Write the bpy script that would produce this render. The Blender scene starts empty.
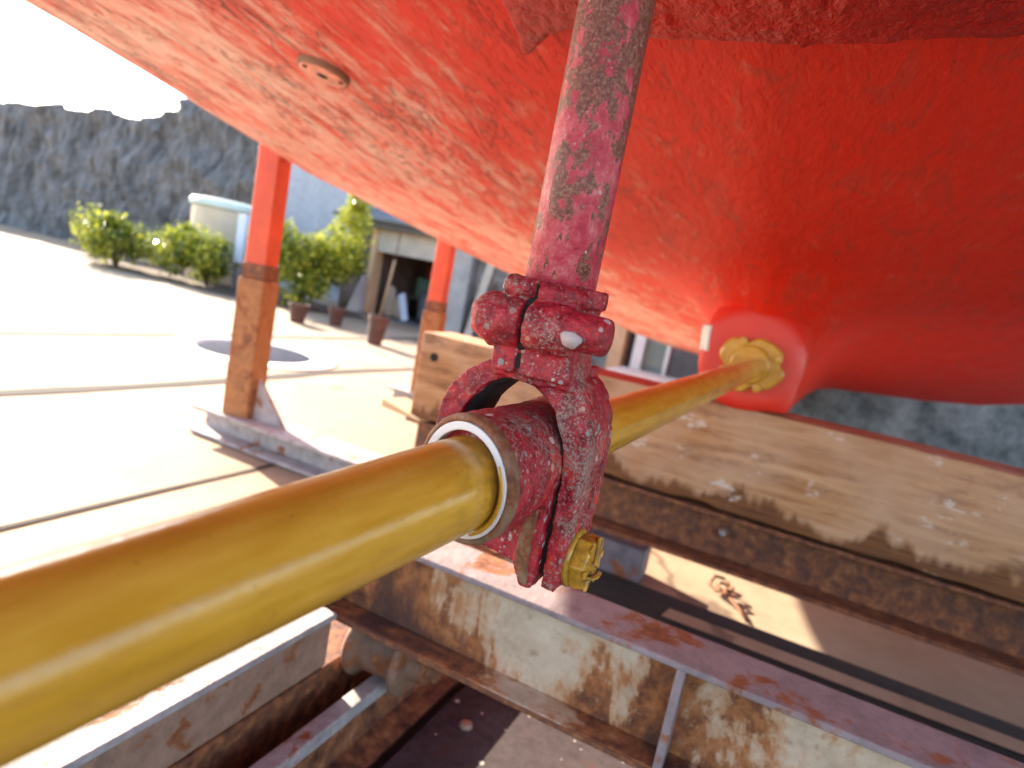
import bpy, bmesh, math, random
from mathutils import Vector, Matrix, noise
random.seed(7)
S = bpy.context.scene
COL = S.collection
PI = math.pi
R = math.radians
H = 0.70                                   # lens height above the concrete

# ------------------------------------------------------------------ helpers
def smooth(a, b, x):
    t = max(0, min(1, (x-a)/(b-a))); return t*t*(3-2*t)
def lerp_tab(tab, x):
    if x <= tab[0][0]: return tab[0][1]
    for (x0, y0), (x1, y1) in zip(tab, tab[1:]):
        if x <= x1: return y0+(y1-y0)*(x-x0)/(x1-x0)
    return tab[-1][1]
def link(o, parent=None):
    COL.objects.link(o)
    if parent: o.parent = parent
    return o
def tag(o, label=None, cat=None, group=None, kind=None):
    if label: o['label'] = label
    if cat: o['category'] = cat
    if group: o['group'] = group
    if kind: o['kind'] = kind
    return o
def thing(name, loc, label, cat, group=None):
    o = link(bpy.data.objects.new(name, None)); o.location = loc; o.empty_display_size = .05
    return tag(o, label, cat, group)
def obj(name, bm, mat, parent=None, smoothed=False, bevel=0, segs=2):
    """bm holds world coordinates; a part is shifted into its thing's frame"""
    off = Vector((0, 0, 0)); p = parent
    while p: off += p.location; p = p.parent
    bmesh.ops.recalc_face_normals(bm, faces=bm.faces)
    if off.length: bmesh.ops.translate(bm, verts=bm.verts, vec=-off)
    me = bpy.data.meshes.new(name); bm.to_mesh(me); bm.free()
    me.materials.append(mat)
    if smoothed:
        for f in me.polygons: f.use_smooth = True
    o = link(bpy.data.objects.new(name, me), parent)
    if bevel:
        m = o.modifiers.new('bevel', 'BEVEL'); m.width = bevel; m.segments = segs; m.limit_method = 'ANGLE'; m.angle_limit = R(40)
        for f in me.polygons: f.use_smooth = True
        n = o.modifiers.new('wn', 'WEIGHTED_NORMAL')
    return o
def box(bm, x0, x1, y0, y1, z0, z1, M=None):
    v = [bm.verts.new(Vector(c)) for c in ((x0,y0,z0),(x1,y0,z0),(x1,y1,z0),(x0,y1,z0),(x0,y0,z1),(x1,y0,z1),(x1,y1,z1),(x0,y1,z1))]
    for f in ((0,3,2,1),(4,5,6,7),(0,1,5,4),(1,2,6,5),(2,3,7,6),(3,0,4,7)): bm.faces.new([v[i] for i in f])
    if M: bmesh.ops.transform(bm, matrix=M, verts=v)
    return v
def BX(*a, M=None):
    bm = bmesh.new(); box(bm, *a, M=M); return bm
def prism(bm, pts, axis, a, b):
    """closed polygon swept along an axis; pts are the two other coordinates in order"""
    def mk(p, t):
        return {'X': (t, p[0], p[1]), 'Y': (p[0], t, p[1]), 'Z': (p[0], p[1], t)}[axis]
    A = [bm.verts.new(mk(p, a)) for p in pts]; B = [bm.verts.new(mk(p, b)) for p in pts]
    bm.faces.new(A[::-1]); bm.faces.new(B)
    n = len(pts)
    for i in range(n): bm.faces.new((A[i], A[(i+1) % n], B[(i+1) % n], B[i]))
    return A+B
def lathe(bm, prof, origin, axis, n=48, cap=True, closed=False):
    """prof: (distance along axis, radius)"""
    ax = Vector(axis).normalized()
    u = ax.orthogonal().normalized(); w = ax.cross(u); o = Vector(origin)
    rings = []
    for t, r in prof:
        rings.append([bm.verts.new(o+ax*t+(u*math.cos(2*PI*i/n)+w*math.sin(2*PI*i/n))*r) for i in range(n)])
    for a, b in zip(rings, rings[1:]):
        for i in range(n): bm.faces.new((a[i], a[(i+1) % n], b[(i+1) % n], b[i]))
    if closed:
        a, b = rings[-1], rings[0]
        for i in range(n): bm.faces.new((a[i], a[(i+1) % n], b[(i+1) % n], b[i]))
    elif cap:
        bm.faces.new(rings[0][::-1]); bm.faces.new(rings[-1])
    return rings
def tube(bm, pts, r, n=10):
    rings = []
    for i, p in enumerate(pts):
        p = Vector(p); a = Vector(pts[max(0, i-1)]); b = Vector(pts[min(len(pts)-1, i+1)])
        d = (b-a).normalized(); u = d.orthogonal().normalized(); w = d.cross(u)
        rr = r[i] if isinstance(r, (list, tuple)) else r
        rings.append([bm.verts.new(p+(u*math.cos(2*PI*k/n)+w*math.sin(2*PI*k/n))*rr) for k in range(n)])
    for a, b in zip(rings, rings[1:]):
        for k in range(n): bm.faces.new((a[k], a[(k+1) % n], b[(k+1) % n], b[k]))
    bm.faces.new(rings[0][::-1]); bm.faces.new(rings[-1])
def copy_tree(o, parent=None):
    c = o.copy(); COL.objects.link(c)
    if parent: c.parent = parent
    for ch in list(o.children): copy_tree(ch, c)
    return c

# ------------------------------------------------------------------ materials
class Mat:
    def __init__(s, name):
        s.m = bpy.data.materials.new(name); s.m.use_nodes = True
        s.nt = s.m.node_tree; s.b = s.nt.nodes['Principled BSDF']
        s.tc = s.nt.nodes.new('ShaderNodeTexCoord')
    def n(s, t, **kw):
        x = s.nt.nodes.new(t)
        for k, v in kw.items(): setattr(x, k, v)
        return x
    def l(s, a, b): s.nt.links.new(a, b)
    def co(s, scale=(1,1,1), rot=(0,0,0), loc=(0,0,0)):
        m = s.n('ShaderNodeMapping'); m.inputs['Scale'].default_value = scale; m.inputs['Rotation'].default_value = rot; m.inputs['Location'].default_value = loc
        s.l(s.tc.outputs['Object'], m.inputs['Vector']); return m.outputs[0]
    def noise(s, sc, det=5, rough=.55, scale=(1,1,1), loc=(0,0,0), dist=0, vec=None):
        t = s.n('ShaderNodeTexNoise'); t.inputs['Scale'].default_value = sc; t.inputs['Detail'].default_value = det
        t.inputs['Roughness'].default_value = rough; t.inputs['Distortion'].default_value = dist
        s.l(vec if vec else s.co(scale, loc=loc), t.inputs['Vector']); return t.outputs['Fac']
    def voro(s, sc, feature='F1', scale=(1,1,1), rand=1, out='Distance'):
        t = s.n('ShaderNodeTexVoronoi'); t.feature = feature; t.inputs['Scale'].default_value = sc
        t.inputs['Randomness'].default_value = rand
        s.l(s.co(scale), t.inputs['Vector']); return t.outputs[out]
    def ramp(s, f, stops, interp='LINEAR'):
        r = s.n('ShaderNodeValToRGB'); cr = r.color_ramp; cr.interpolation = interp
        while len(cr.elements) < len(stops): cr.elements.new(.5)
        for e, (p, c) in zip(cr.elements, stops):
            e.position = p; e.color = (c, c, c, 1) if isinstance(c, (int, float)) else (*c, 1)
        s.l(f, r.inputs[0]); return r.outputs[0]
    def mix(s, fac, a, b, mode='MIX'):
        x = s.n('ShaderNodeMix', data_type='RGBA', blend_type=mode)
        for sock, v in ((x.inputs[0], fac), (x.inputs[6], a), (x.inputs[7], b)):
            if isinstance(v, (int, float)): sock.default_value = v
            elif isinstance(v, tuple): sock.default_value = (*v, 1)
            else: s.l(v, sock)
        return x.outputs[2]
    def math(s, op, a, b=0.0, clamp=False):
        x = s.n('ShaderNodeMath', operation=op); x.use_clamp = clamp
        for sock, v in ((x.inputs[0], a), (x.inputs[1], b)):
            if isinstance(v, (int, float)): sock.default_value = v
            else: s.l(v, sock)
        return x.outputs[0]
    def sep(s):
        x = s.n('ShaderNodeSeparateXYZ'); s.l(s.tc.outputs['Object'], x.inputs[0]); return x.outputs
    def set(s, col=None, rough=None, metal=None, spec=None):
        for k, v in (('Base Color', col), ('Roughness', rough), ('Metallic', metal), ('Specular IOR Level', spec)):
            if v is None: continue
            if isinstance(v, tuple): s.b.inputs[k].default_value = (*v, 1)
            elif isinstance(v, (int, float)): s.b.inputs[k].default_value = v
            else: s.l(v, s.b.inputs[k])
        return s
    def bump(s, *hs):
        """(height socket, strength, distance in metres) chained"""
        prev = None
        for h, st, d in hs:
            b = s.n('ShaderNodeBump'); b.inputs['Strength'].default_value = st; b.inputs['Distance'].default_value = d
            s.l(h, b.inputs['Height'])
            if prev: s.l(prev, b.inputs['Normal'])
            prev = b.outputs[0]
        s.l(prev, s.b.inputs['Normal']); return s

def m_hull():
    M = Mat('hull_paint')
    x = M.sep()
    streak = M.noise(5.5, 8, .66, scale=(4.6, 1.3, 3), dist=.7)
    blot = M.noise(2.6, 5, .62, scale=(2.2, 1.0, 1), loc=(4, 2, 0))
    fine = M.noise(48, 6, .72, scale=(1.5, .6, 1))
    g = M.n('ShaderNodeMapRange'); g.inputs[1].default_value = -.85; g.inputs[2].default_value = .0
    M.l(M.math('SUBTRACT', x['X'], M.math('MULTIPLY', x['Y'], .12)), g.inputs[0])   # ground sheen painted in with chalky fade outboard, fresh coat near the keel
    k = M.math('ADD', M.math('MULTIPLY', streak, .55), M.math('ADD', M.math('MULTIPLY', blot, .35), M.math('MULTIPLY', fine, .25)))
    k = M.math('SUBTRACT', k, M.math('MULTIPLY', g.outputs[0], .215))
    base = M.ramp(k, [(.36, (.86, .026, .006)), (.44, (.85, .045, .018)), (.50, (.82, .15, .11)), (.565, (.84, .37, .32)), (.65, (.87, .58, .53))])
    red = M.ramp(M.noise(7, 7, .72, scale=(3.2, 1, 2), loc=(8, 3, 2), dist=.8), [(.53, 0), (.62, 1)])
    base = M.mix(M.math('MULTIPLY', red, .75), base, (.62, .05, .025))
    near = M.n('ShaderNodeMapRange'); near.inputs[1].default_value = .1; near.inputs[2].default_value = -.55; M.l(x['Y'], near.inputs[0])
    def cracks(sc, w_, loc):
        c = M.noise(sc, 7, .62, scale=(3.0, .80, 2.0), loc=loc, dist=.7)
        return M.ramp(M.math('ABSOLUTE', M.math('SUBTRACT', c, .5)), [(0, 1), (w_*.4, .8), (w_, 0)])
    cm = M.ramp(M.noise(3.1, 4, .6, loc=(5, 2, 1)), [(.45, 0), (.57, 1)])
    cm2 = M.ramp(M.noise(4.3, 4, .6, loc=(1, 9, 1)), [(.50, 0), (.62, 1)])
    crk = M.math('MAXIMUM', M.math('MULTIPLY', cracks(6.5, .013, (3, 1, 0)), cm), M.math('MULTIPLY', cracks(9.5, .011, (0, 6, 2)), cm2))
    crk = M.math('MULTIPLY', crk, M.math('MULTIPLY', near.outputs[0], M.math('SUBTRACT', 1.0, g.outputs[0], True)))
    col = M.mix(M.math('MULTIPLY', crk, .85), base, (.09, .018, .012))
    spots = M.ramp(M.voro(24), [(0, 1), (.03, 1), (.05, 0)])
    col = M.mix(M.math('MULTIPLY', spots, .45), col, (.20, .03, .02))
    M.set(col, M.ramp(streak, [(.3, .40), (.7, .62)]), spec=.22)
    wr = M.noise(17, 7, .7, scale=(2.4, .8, 2), loc=(2, 7, 3), dist=1.4)
    M.bump((streak, .5, .015), (wr, .6, .010), (fine, .7, .006), (M.math('SUBTRACT', 1.0, crk), .9, .008))
    return M.m
def m_pad():
    M = Mat('rough_red_paint')
    a = M.noise(70, 6, .65); b = M.noise(9, 4, .5)
    M.set(M.ramp(b, [(.3, (.36, .007, .004)), (.7, (.58, .014, .007))]), .3, spec=.3)  # darker red than the hull puts the pad's shade into the colour
    M.bump((M.noise(75, 4, .6), 1.0, .010), (a, .7, .005)); return M.m
def m_fresh():
    M = Mat('skeg_paint')
    a = M.noise(40, 5, .6); b = M.noise(5, 4, .5)
    M.set(M.ramp(b, [(.3, (.60, .022, .012)), (.7, (.70, .036, .018))]), .38)
    M.bump((a, .3, .003)); return M.m
def m_cast(name, pipe=False):
    M = Mat(name)
    big = M.noise(26, 5, .6, scale=(1, 1, .6)); mid = M.noise(95, 6, .65); fin = M.noise(420, 4, .7); vf = M.noise(1100, 2, .6)
    if pipe:
        base = M.ramp(mid, [(.32, (.33, .012, .035)), (.43, (.45, .032, .066)), (.53, (.50, .085, .115)), (.62, (.58, .17, .19)), (.70, (.64, .09, .06))])
        flake = M.math('ADD', M.math('MULTIPLY', M.noise(64, 6, .70, scale=(1, 1, .5), loc=(2, 1, 0)), .78), M.math('MULTIPLY', mid, .42))
        z = M.sep()['Z']; zg = M.n('ShaderNodeMapRange'); zg.inputs[1].default_value = .16; zg.inputs[2].default_value = .29; M.l(z, zg.inputs[0])
        flake = M.math('ADD', flake, M.math('MULTIPLY', zg.outputs[0], .095))
        fm = M.ramp(flake, [(.638, 0), (.652, 1)])
        rim = M.ramp(flake, [(.615, 0), (.638, .8), (.655, 0)])
        brown = M.ramp(fin, [(.32, (.06, .02, .018)), (.45, (.16, .038, .030)), (.54, (.19, .065, .042)), (.60, (.25, .14, .10)), (.70, (.32, .08, .08))])
        col = M.mix(M.math('MULTIPLY', rim, .6), base, (.33, .01, .025))
        col = M.mix(fm, col, brown)
        crim = M.ramp(M.noise(60, 4, .6, loc=(4, 7, 1)), [(.60, 0), (.66, 1)])
        col = M.mix(M.math('MULTIPLY', crim, .7), col, (.36, .015, .035))
    else:
        base = M.ramp(M.math('ADD', M.math('MULTIPLY', mid, .55), M.math('MULTIPLY', fin, .45)), [(.38, (.07, .004, .009)), (.45, (.22, .006, .016)), (.53, (.36, .009, .024)), (.61, (.46, .022, .040)), (.70, (.54, .07, .085))])
        bright = M.ramp(M.noise(40, 5, .6, loc=(3, 3, 8)), [(.56, 0), (.66, 1)])
        base = M.mix(M.math('MULTIPLY', bright, .7), base, (.66, .03, .022))
        gm = M.math('ADD', M.math('MULTIPLY', big, .55), M.math('MULTIPLY', fin, .55))
        col = M.mix(M.math('MULTIPLY', M.ramp(gm, [(.575, 0), (.62, 1)]), .8), base, M.ramp(vf, [(.35, (.10, .06, .045)), (.5, (.24, .18, .15)), (.65, (.38, .33, .29))]))
        fm = gm
    def specks(scale, p, amp):
        v = M.n('ShaderNodeTexVoronoi'); v.inputs['Scale'].default_value = scale; M.l(M.co(), v.inputs['Vector'])
        c = M.n('ShaderNodeSeparateColor'); M.l(v.outputs['Color'], c.inputs[0])
        sz = M.math('MULTIPLY', M.math('POWER', c.outputs[0], p), amp)
        sp_ = M.math('LESS_THAN', M.math('ADD', v.outputs['Distance'], M.math('MULTIPLY', M.math('SUBTRACT', fin, .5), .5)), sz)
        tn = M.ramp(c.outputs[1], [(0, (.46, .38, .36)), (.35, (.20, .21, .20)), (.6, (.40, .30, .16)), (.8, (.13, .03, .03)), (1, (.62, .52, .48))])
        return sp_, tn
    sp0, tone0 = specks(420, 2.6, .50)
    dens = M.ramp(M.noise(24, 5, .65, loc=(6, 1, 3)), [(.42, .12), (.60, 1)])
    col = M.mix(M.math('MULTIPLY', M.math('MULTIPLY', sp0, dens), .8 if not pipe else .35), col, tone0)
    if not pipe:
        brn = M.ramp(M.noise(33, 7, .7, loc=(9, 4, 2)), [(.62, 0), (.68, .75)])
        col = M.mix(brn, col, M.ramp(vf, [(.4, (.07, .025, .018)), (.6, (.16, .06, .04))]))
    v = M.n('ShaderNodeTexVoronoi'); v.inputs['Scale'].default_value = 150; M.l(M.co(), v.inputs['Vector'])
    wn = M.n('ShaderNodeSeparateColor'); M.l(v.outputs['Color'], wn.inputs[0])
    size = M.math('MULTIPLY', M.math('POWER', wn.outputs[0], 4.0), .42 if not pipe else .22)
    sp = M.math('LESS_THAN', M.math('ADD', v.outputs['Distance'], M.math('MULTIPLY', M.math('SUBTRACT', fin, .5), .28)), size)
    tone = M.ramp(wn.outputs[1], [(0, (.42, .36, .36)), (.5, (.22, .24, .24)), (.75, (.42, .20, .12)), (1, (.58, .50, .48))])
    col = M.mix(M.math('MULTIPLY', sp, .85), col, tone)
    v2 = M.ramp(M.voro(330), [(0, 1), (.12, .8), (.2, 0)])
    dark = M.math('MULTIPLY', v2, M.ramp(mid, [(.45, 0), (.55, 1)]))
    col = M.mix(M.math('MULTIPLY', dark, .7), col, (.055, .012, .016))
    M.set(col, M.ramp(fin, [(.3, .38), (.7, .62)]))
    M.bump((big, .35, .004), (mid, .6 if not pipe else .35, .003), (fin, .55 if not pipe else .3, .0014), (sp, .4, .0006)); return M.m
def m_gold():
    M = Mat('gold_paint')
    a = M.noise(22, 6, .62, scale=(1, .35, 1)); f = M.noise(330, 4, .65); g = M.noise(900, 2, .6); ring = M.noise(70, 5, .65, scale=(.35, 3.2, .35)); br_ = M.noise(130, 5, .6, scale=(1, .10, 1))
    col = M.ramp(M.math('ADD', M.math('MULTIPLY', a, .6), M.math('MULTIPLY', br_, .4)), [(.34, (.40, .195, .016)), (.5, (.54, .285, .026)), (.66, (.66, .385, .055))])
    grime = M.ramp(M.noise(60, 7, .74, loc=(3, 1, 2)), [(.60, 0), (.72, 1)])
    col = M.mix(M.math('MULTIPLY', grime, .50), col, (.20, .105, .018))
    yl = M.n('ShaderNodeMapRange'); yl.inputs[1].default_value = -.052; yl.inputs[2].default_value = .004; M.l(M.math('ADD', M.sep()['Y'], M.math('MULTIPLY', M.sep()['X'], .30)), yl.inputs[0])
    smg = M.math('MULTIPLY', M.math('MULTIPLY', yl.outputs[0], M.math('LESS_THAN', M.sep()['Y'], .05)), M.ramp(M.noise(75, 5, .7, loc=(0, 5, 1)), [(.42, 0), (.6, 1)]))
    col = M.mix(M.math('MULTIPLY', smg, .6), col, (.085, .07, .02))
    nick = M.ramp(M.voro(120), [(0, 1), (.05, .9), (.08, 0)])
    col = M.mix(M.math('MULTIPLY', nick, .6), col, (.12, .06, .015))
    M.set(col, M.ramp(M.math('ADD', M.math('MULTIPLY', ring, .5), M.math('MULTIPLY', f, .5)), [(.36, .06), (.64, .24)]))
    M.bump((ring, .16, .0012), (br_, .18, .0008), (f, .22, .0006), (g, .14, .0003), (M.noise(18, 2, .5), .15, .004)); return M.m
def m_plain(name, c, rough=.5, var=.2, sc=20, bump=.2, d=.004, metal=0, scale=(1,1,1)):
    M = Mat(name); a = M.noise(sc, 6, .6, scale=scale)
    lo = tuple(max(0, v*(1-var)) for v in c); hi = tuple(min(1, v*(1+var)) for v in c)
    M.set(M.ramp(a, [(.3, lo), (.7, hi)]), rough, metal)
    M.bump((M.noise(sc*6, 5, .6), bump, d)); return M.m
def m_rust(name, paint=None, amount=.5, dark=(.055, .022, .014), sc=9):
    M = Mat(name)
    a = M.noise(sc, 6, .62, dist=.4); b = M.noise(sc*5, 6, .65); c = M.noise(sc*30, 4, .6)
    rust = M.ramp(b, [(.28, dark), (.45, (.13, .045, .022)), (.58, (.24, .085, .03)), (.7, (.33, .15, .07))])
    if paint:
        k = M.math('ADD', M.math('MULTIPLY', a, .8), M.math('MULTIPLY', b, .2))
        pm = M.ramp(k, [(amount-.02, 0), (amount+.015, 1)])
        edge = M.ramp(k, [(amount-.05, 0), (amount, .9), (amount+.06, 0)])
        pc = M.ramp(M.noise(sc*2, 6, .7, loc=(2, 4, 1)), [(.3, tuple(v*.62 for v in paint)), (.55, paint), (.75, tuple(min(1, v*1.18) for v in paint))])
        col = M.mix(pm, pc, rust); col = M.mix(M.math('MULTIPLY', edge, .55), col, (.26, .075, .015))
        speck = M.ramp(M.voro(sc*9), [(0, 1), (.06, .6), (.1, 0)])
        col = M.mix(M.math('MULTIPLY', speck, .5), col, (.12, .05, .03))
    else: col = rust
    M.set(col, M.ramp(b, [(.3, .5), (.7, .85)])); M.bump((b, .4, .004), (c, .5, .0016)); return M.m
def m_plate():
    M = Mat('flecked_plate')  # colour darkened to give the sunlit plate a shaded tone
    a = M.noise(6, 6, .65); b = M.noise(60, 5, .65)
    col = M.ramp(M.math('ADD', M.math('MULTIPLY', a, .6), M.math('MULTIPLY', b, .4)), [(.35, (.028, .017, .017)), (.5, (.060, .045, .047)), (.66, (.085, .068, .07))])
    col = M.mix(M.ramp(M.noise(14, 6, .7, loc=(4, 2, 0)), [(.58, 0), (.70, .7)]), col, (.10, .035, .018))
    v = M.n('ShaderNodeTexVoronoi'); v.inputs['Scale'].default_value = 62; M.l(M.co(), v.inputs['Vector'])
    c = M.n('ShaderNodeSeparateColor'); M.l(v.outputs['Color'], c.inputs[0])
    fl = M.math('LESS_THAN', v.outputs['Distance'], M.math('MULTIPLY', M.math('POWER', c.outputs[0], 5.0), .30))
    M.set(M.mix(M.math('MULTIPLY', fl, .8), col, (.50, .44, .40)), .75, spec=.2); M.bump((b, .4, .002)); return M.m
def m_beam():
    M = Mat('cream_beam_paint'); x = M.sep()
    a = M.noise(9, 7, .66, scale=(1, 1, .42), dist=.5); b = M.noise(45, 6, .68); f = M.noise(240, 4, .65)
    def bell(c, w_):
        return M.ramp(M.math('DIVIDE', M.math('ABSOLUTE', M.math('SUBTRACT', x['X'], c)), w_), [(0, 1), (1, 0)])
    bias = M.math('ADD', M.math('MULTIPLY', bell(-.395, .16), .16), M.math('MULTIPLY', bell(-.83, .26), .22))
    bias = M.math('ADD', bias, M.math('MULTIPLY', M.ramp(M.math('MULTIPLY', x['Z'], 10), [(.1, 1), (.6, 0)]), .10))
    k = M.math('ADD', M.math('ADD', M.math('MULTIPLY', a, .78), M.math('MULTIPLY', b, .22)), bias)
    paint = M.ramp(M.noise(22, 7, .72, loc=(2, 4, 1)), [(.28, (.31, .225, .15)), (.48, (.47, .355, .255)), (.7, (.57, .45, .345))])
    paint = M.mix(M.ramp(M.noise(70, 5, .7, loc=(1, 1, 5)), [(.58, 0), (.72, .7)]), paint, (.24, .17, .12))
    rust = M.ramp(b, [(.30, (.06, .02, .012)), (.45, (.17, .055, .02)), (.58, (.32, .115, .035)), (.72, (.40, .19, .09))])
    halo = M.ramp(k, [(.55, 0), (.61, .65), (.66, .9)])
    col = M.mix(halo, paint, (.40, .17, .055)); col = M.mix(M.ramp(k, [(.605, 0), (.64, 1)]), col, rust)
    dk = M.ramp(M.math('ADD', k, M.math('MULTIPLY', f, .1)), [(.76, 0), (.84, .85)])
    col = M.mix(dk, col, (.045, .018, .014))
    M.set(col, M.ramp(k, [(.55, .45), (.65, .85)])); M.bump((b, .4, .003), (f, .5, .0012), (M.ramp(k, [(.60, 1), (.63, 0)]), .4, .0012)); return M.m
def m_wood():
    M = Mat('weathered_timber')
    x = M.sep()
    g = M.noise(7, 8, .65, scale=(.55, 5, 6), dist=.8); f = M.noise(30, 5, .6, scale=(.25, 6, 7))
    col = M.ramp(g, [(.30, (.13, .05, .02)), (.42, (.31, .14, .055)), (.54, (.43, .225, .10)), (.70, (.54, .34, .19))])
    col = M.mix(M.ramp(M.noise(3.2, 4, .6, loc=(1, 0, 3)), [(.40, 0), (.62, .8)]), col, (.50, .33, .22))
    dkst = M.ramp(M.noise(4.5, 6, .7, scale=(.7, 1.6, 2.2), loc=(6, 2, 0)), [(.54, 0), (.66, .75)])
    col = M.mix(dkst, col, (.13, .052, .022))
    gouge = M.ramp(f, [(.62, 0), (.72, 1)])
    col = M.mix(M.math('MULTIPLY', gouge, .5), col, (.10, .04, .02))
    wob = M.noise(9, 4, .6, scale=(1, .2, .2))
    # rusty bleeding along the lower edge (the timber's own z runs 0 .. .256)
    hgt = M.math('ADD', x['Z'], M.math('MULTIPLY', M.math('SUBTRACT', wob, .5), -.24))
    st = M.ramp(hgt, [(.0, 1), (.026, 1), (.048, 0)])
    col = M.mix(st, col, M.ramp(f, [(.3, (.07, .022, .008)), (.6, (.20, .075, .018))]))
    pale = M.ramp(M.noise(7, 9, .74, scale=(1, 1.6, 2.0), loc=(9, 0, 4)), [(.585, 0), (.62, 1)])
    col = M.mix(M.math('MULTIPLY', pale, .8), col, (.60, .51, .45))
    # remains of red paint on the top face inboard
    top = M.math('MULTIPLY', M.math('MULTIPLY', M.math('GREATER_THAN', x['Z'], .2525), M.math('LESS_THAN', x['X'], M.math('ADD', .62, M.math('MULTIPLY', wob, .3)))), M.math('GREATER_THAN', x['X'], M.math('ADD', .30, M.math('MULTIPLY', wob, .2))))
    col = M.mix(M.math('MULTIPLY', top, .9), col, (.34, .022, .018))
    M.set(col, .75); M.bump((g, .5, .008), (f, .5, .004)); return M.m
def m_concrete():
    M = Mat('concrete_ground')
    a = M.noise(.9, 7, .66); b = M.noise(9, 7, .7); c = M.noise(160, 4, .7); lane = M.noise(1.1, 6, .68, scale=(2.6, .25, 1), loc=(2, 0, 0))
    col = M.ramp(a, [(.3, (.23, .155, .095)), (.5, (.33, .24, .155)), (.7, (.39, .305, .215))])
    col = M.mix(M.ramp(b, [(.48, 0), (.72, .55)]), col, (.23, .15, .095))
    col = M.mix(M.ramp(lane, [(.54, 0), (.68, .6)]), col, (.20, .135, .09))
    w = M.n('ShaderNodeTexVoronoi'); w.feature = 'DISTANCE_TO_EDGE'; w.inputs['Scale'].default_value = .42
    wv = M.n('ShaderNodeVectorMath', operation='ADD'); M.l(M.co(), wv.inputs[0])
    nz = M.n('ShaderNodeTexNoise'); nz.inputs['Scale'].default_value = 2.5; nz.inputs['Detail'].default_value = 6; M.l(M.co(), nz.inputs['Vector'])
    sc = M.n('ShaderNodeVectorMath', operation='SCALE'); sc.inputs['Scale'].default_value = .55; M.l(nz.outputs['Color'], sc.inputs[0]); M.l(sc.outputs[0], wv.inputs[1]); M.l(wv.outputs[0], w.inputs['Vector'])
    cr = M.ramp(w.outputs['Distance'], [(0, 1), (.004, .8), (.008, 0)])
    col = M.mix(M.math('MULTIPLY', cr, .75), col, (.10, .055, .035))
    st = M.ramp(M.noise(.55, 6, .66, loc=(3, 8, 0)), [(.54, 0), (.66, .7)])
    col = M.mix(st, col, (.30, .19, .115))
    oil = M.ramp(M.noise(1.9, 5, .6, loc=(13, 5, 0)), [(.66, 0), (.70, .6)])
    col = M.mix(oil, col, (.10, .07, .05))
    M.set(col, .85); M.bump((b, .3, .01), (c, .35, .003)); return M.m
def m_wall(name, a_, b_, sc=2.5, scale=(1,1,1), bump=.4):
    M = Mat(name)
    a = M.noise(sc, 7, .68, scale=scale); b = M.noise(sc*12, 5, .6)
    M.set(M.mix(M.ramp(b, [(.4, 0), (.8, .4)]), M.ramp(a, [(.32, a_), (.68, b_)]), tuple(v*.5 for v in a_)), .9)
    M.bump((a, bump, .03), (b, bump, .01)); return M.m
def m_leaf(name, a_, b_):
    M = Mat(name); oi = M.n('ShaderNodeObjectInfo')
    a = M.noise(9, 3, .6)
    col = M.ramp(a, [(.35, a_), (.65, b_)])
    M.set(col, .14)
    t = M.n('ShaderNodeBsdfTranslucent'); M.l(M.mix(.5, col, (.30, .34, .02)), t.inputs[0])
    mx = M.n('ShaderNodeMixShader'); mx.inputs[0].default_value = .4
    out = M.nt.nodes['Material Output']; M.l(M.b.outputs[0], mx.inputs[1]); M.l(t.outputs[0], mx.inputs[2]); M.l(mx.outputs[0], out.inputs[0])
    return M.m

HULL = m_hull(); DISCP = m_plain('pink_disc_paint', (.78, .30, .24), .5, .35, 50, .4); PAD = m_pad(); FRESH = m_fresh()
CAST = m_cast('cast_red_paint'); PIPE = m_cast('flaking_pipe_paint', True)
GOLD = m_gold()
SLEEVE = m_plain('white_bearing', (.70, .70, .72), .35, .06, 30, .1, .001)
BLOB = m_plain('pale_primer', (.46, .38, .39), .6, .1, 90, .2, .001)
BARE = m_rust('bronze_rim', (.24, .14, .085), .50, (.10, .045, .03), 60)
RUST = m_rust('rust'); RUSTD = m_rust('dark_rust', None, .5, (.03, .012, .009))
WHITERUST = m_rust('white_rusty_paint', (.50, .455, .40), .535, (.06, .022, .014), 6.0)
MAUVE = m_rust('grey_steel', (.36, .33, .33), .60, (.07, .03, .02), 16)
ROLLM = m_rust('brown_roller', (.21, .115, .075), .56, (.07, .03, .02), 18)
BROWNST = m_rust('brown_steel', (.31, .185, .13), .58, (.07, .03, .02), 20)
BLOCKM = m_rust('grey_block', (.16, .14, .16), .62, (.04, .02, .016), 12)
WHITERUST = m_beam()
LILAC = m_rust('lilac_paint_shade', (.26, .205, .215), .58, (.09, .035, .025), 13)  # lilac stiffener paint; its purple also paints shade on the top flange
LILACR = m_rust('lilac_grey_worn', (.20, .17, .185), .54, (.06, .025, .018), 9)
RUSTO = m_rust('orange_rust', None, .5, (.16, .05, .02), 16)
PLATE = m_rust('dark_plate', (.022, .017, .018), .72, (.04, .02, .016), 12)
ORANGE = m_plain('orange_red_paint', (.62, .085, .03), .42, .18, 12, .2)
SOCKET = m_rust('orange_rust_steel', (.36, .155, .055), .56, (.10, .035, .02), 14)
WOOD = m_wood()
CONC = m_concrete()
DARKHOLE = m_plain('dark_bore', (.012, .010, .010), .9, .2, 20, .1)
JOINT = m_plain('joint_filler', (.022, .013, .010), .95, .3, 20, .2)
GREY = m_wall('grey_render', (.30, .30, .29), (.50, .50, .48), 2.2)
MOTTLE = m_wall('mottled_wall', (.045, .05, .046), (.34, .34, .32), 3.6)
ROCK = m_wall('dark_weathered_face', (.045, .042, .042), (.26, .245, .24), 3.5, (2.4, 1, .6), .8)
BLUEW = m_wall('blue_grey_render', (.33, .345, .385), (.46, .475, .52), 1.2, (1.6, 1, .5), .25)
BROWNW = m_wall('brown_stone', (.055, .04, .032), (.20, .155, .125), 4.5)
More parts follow.
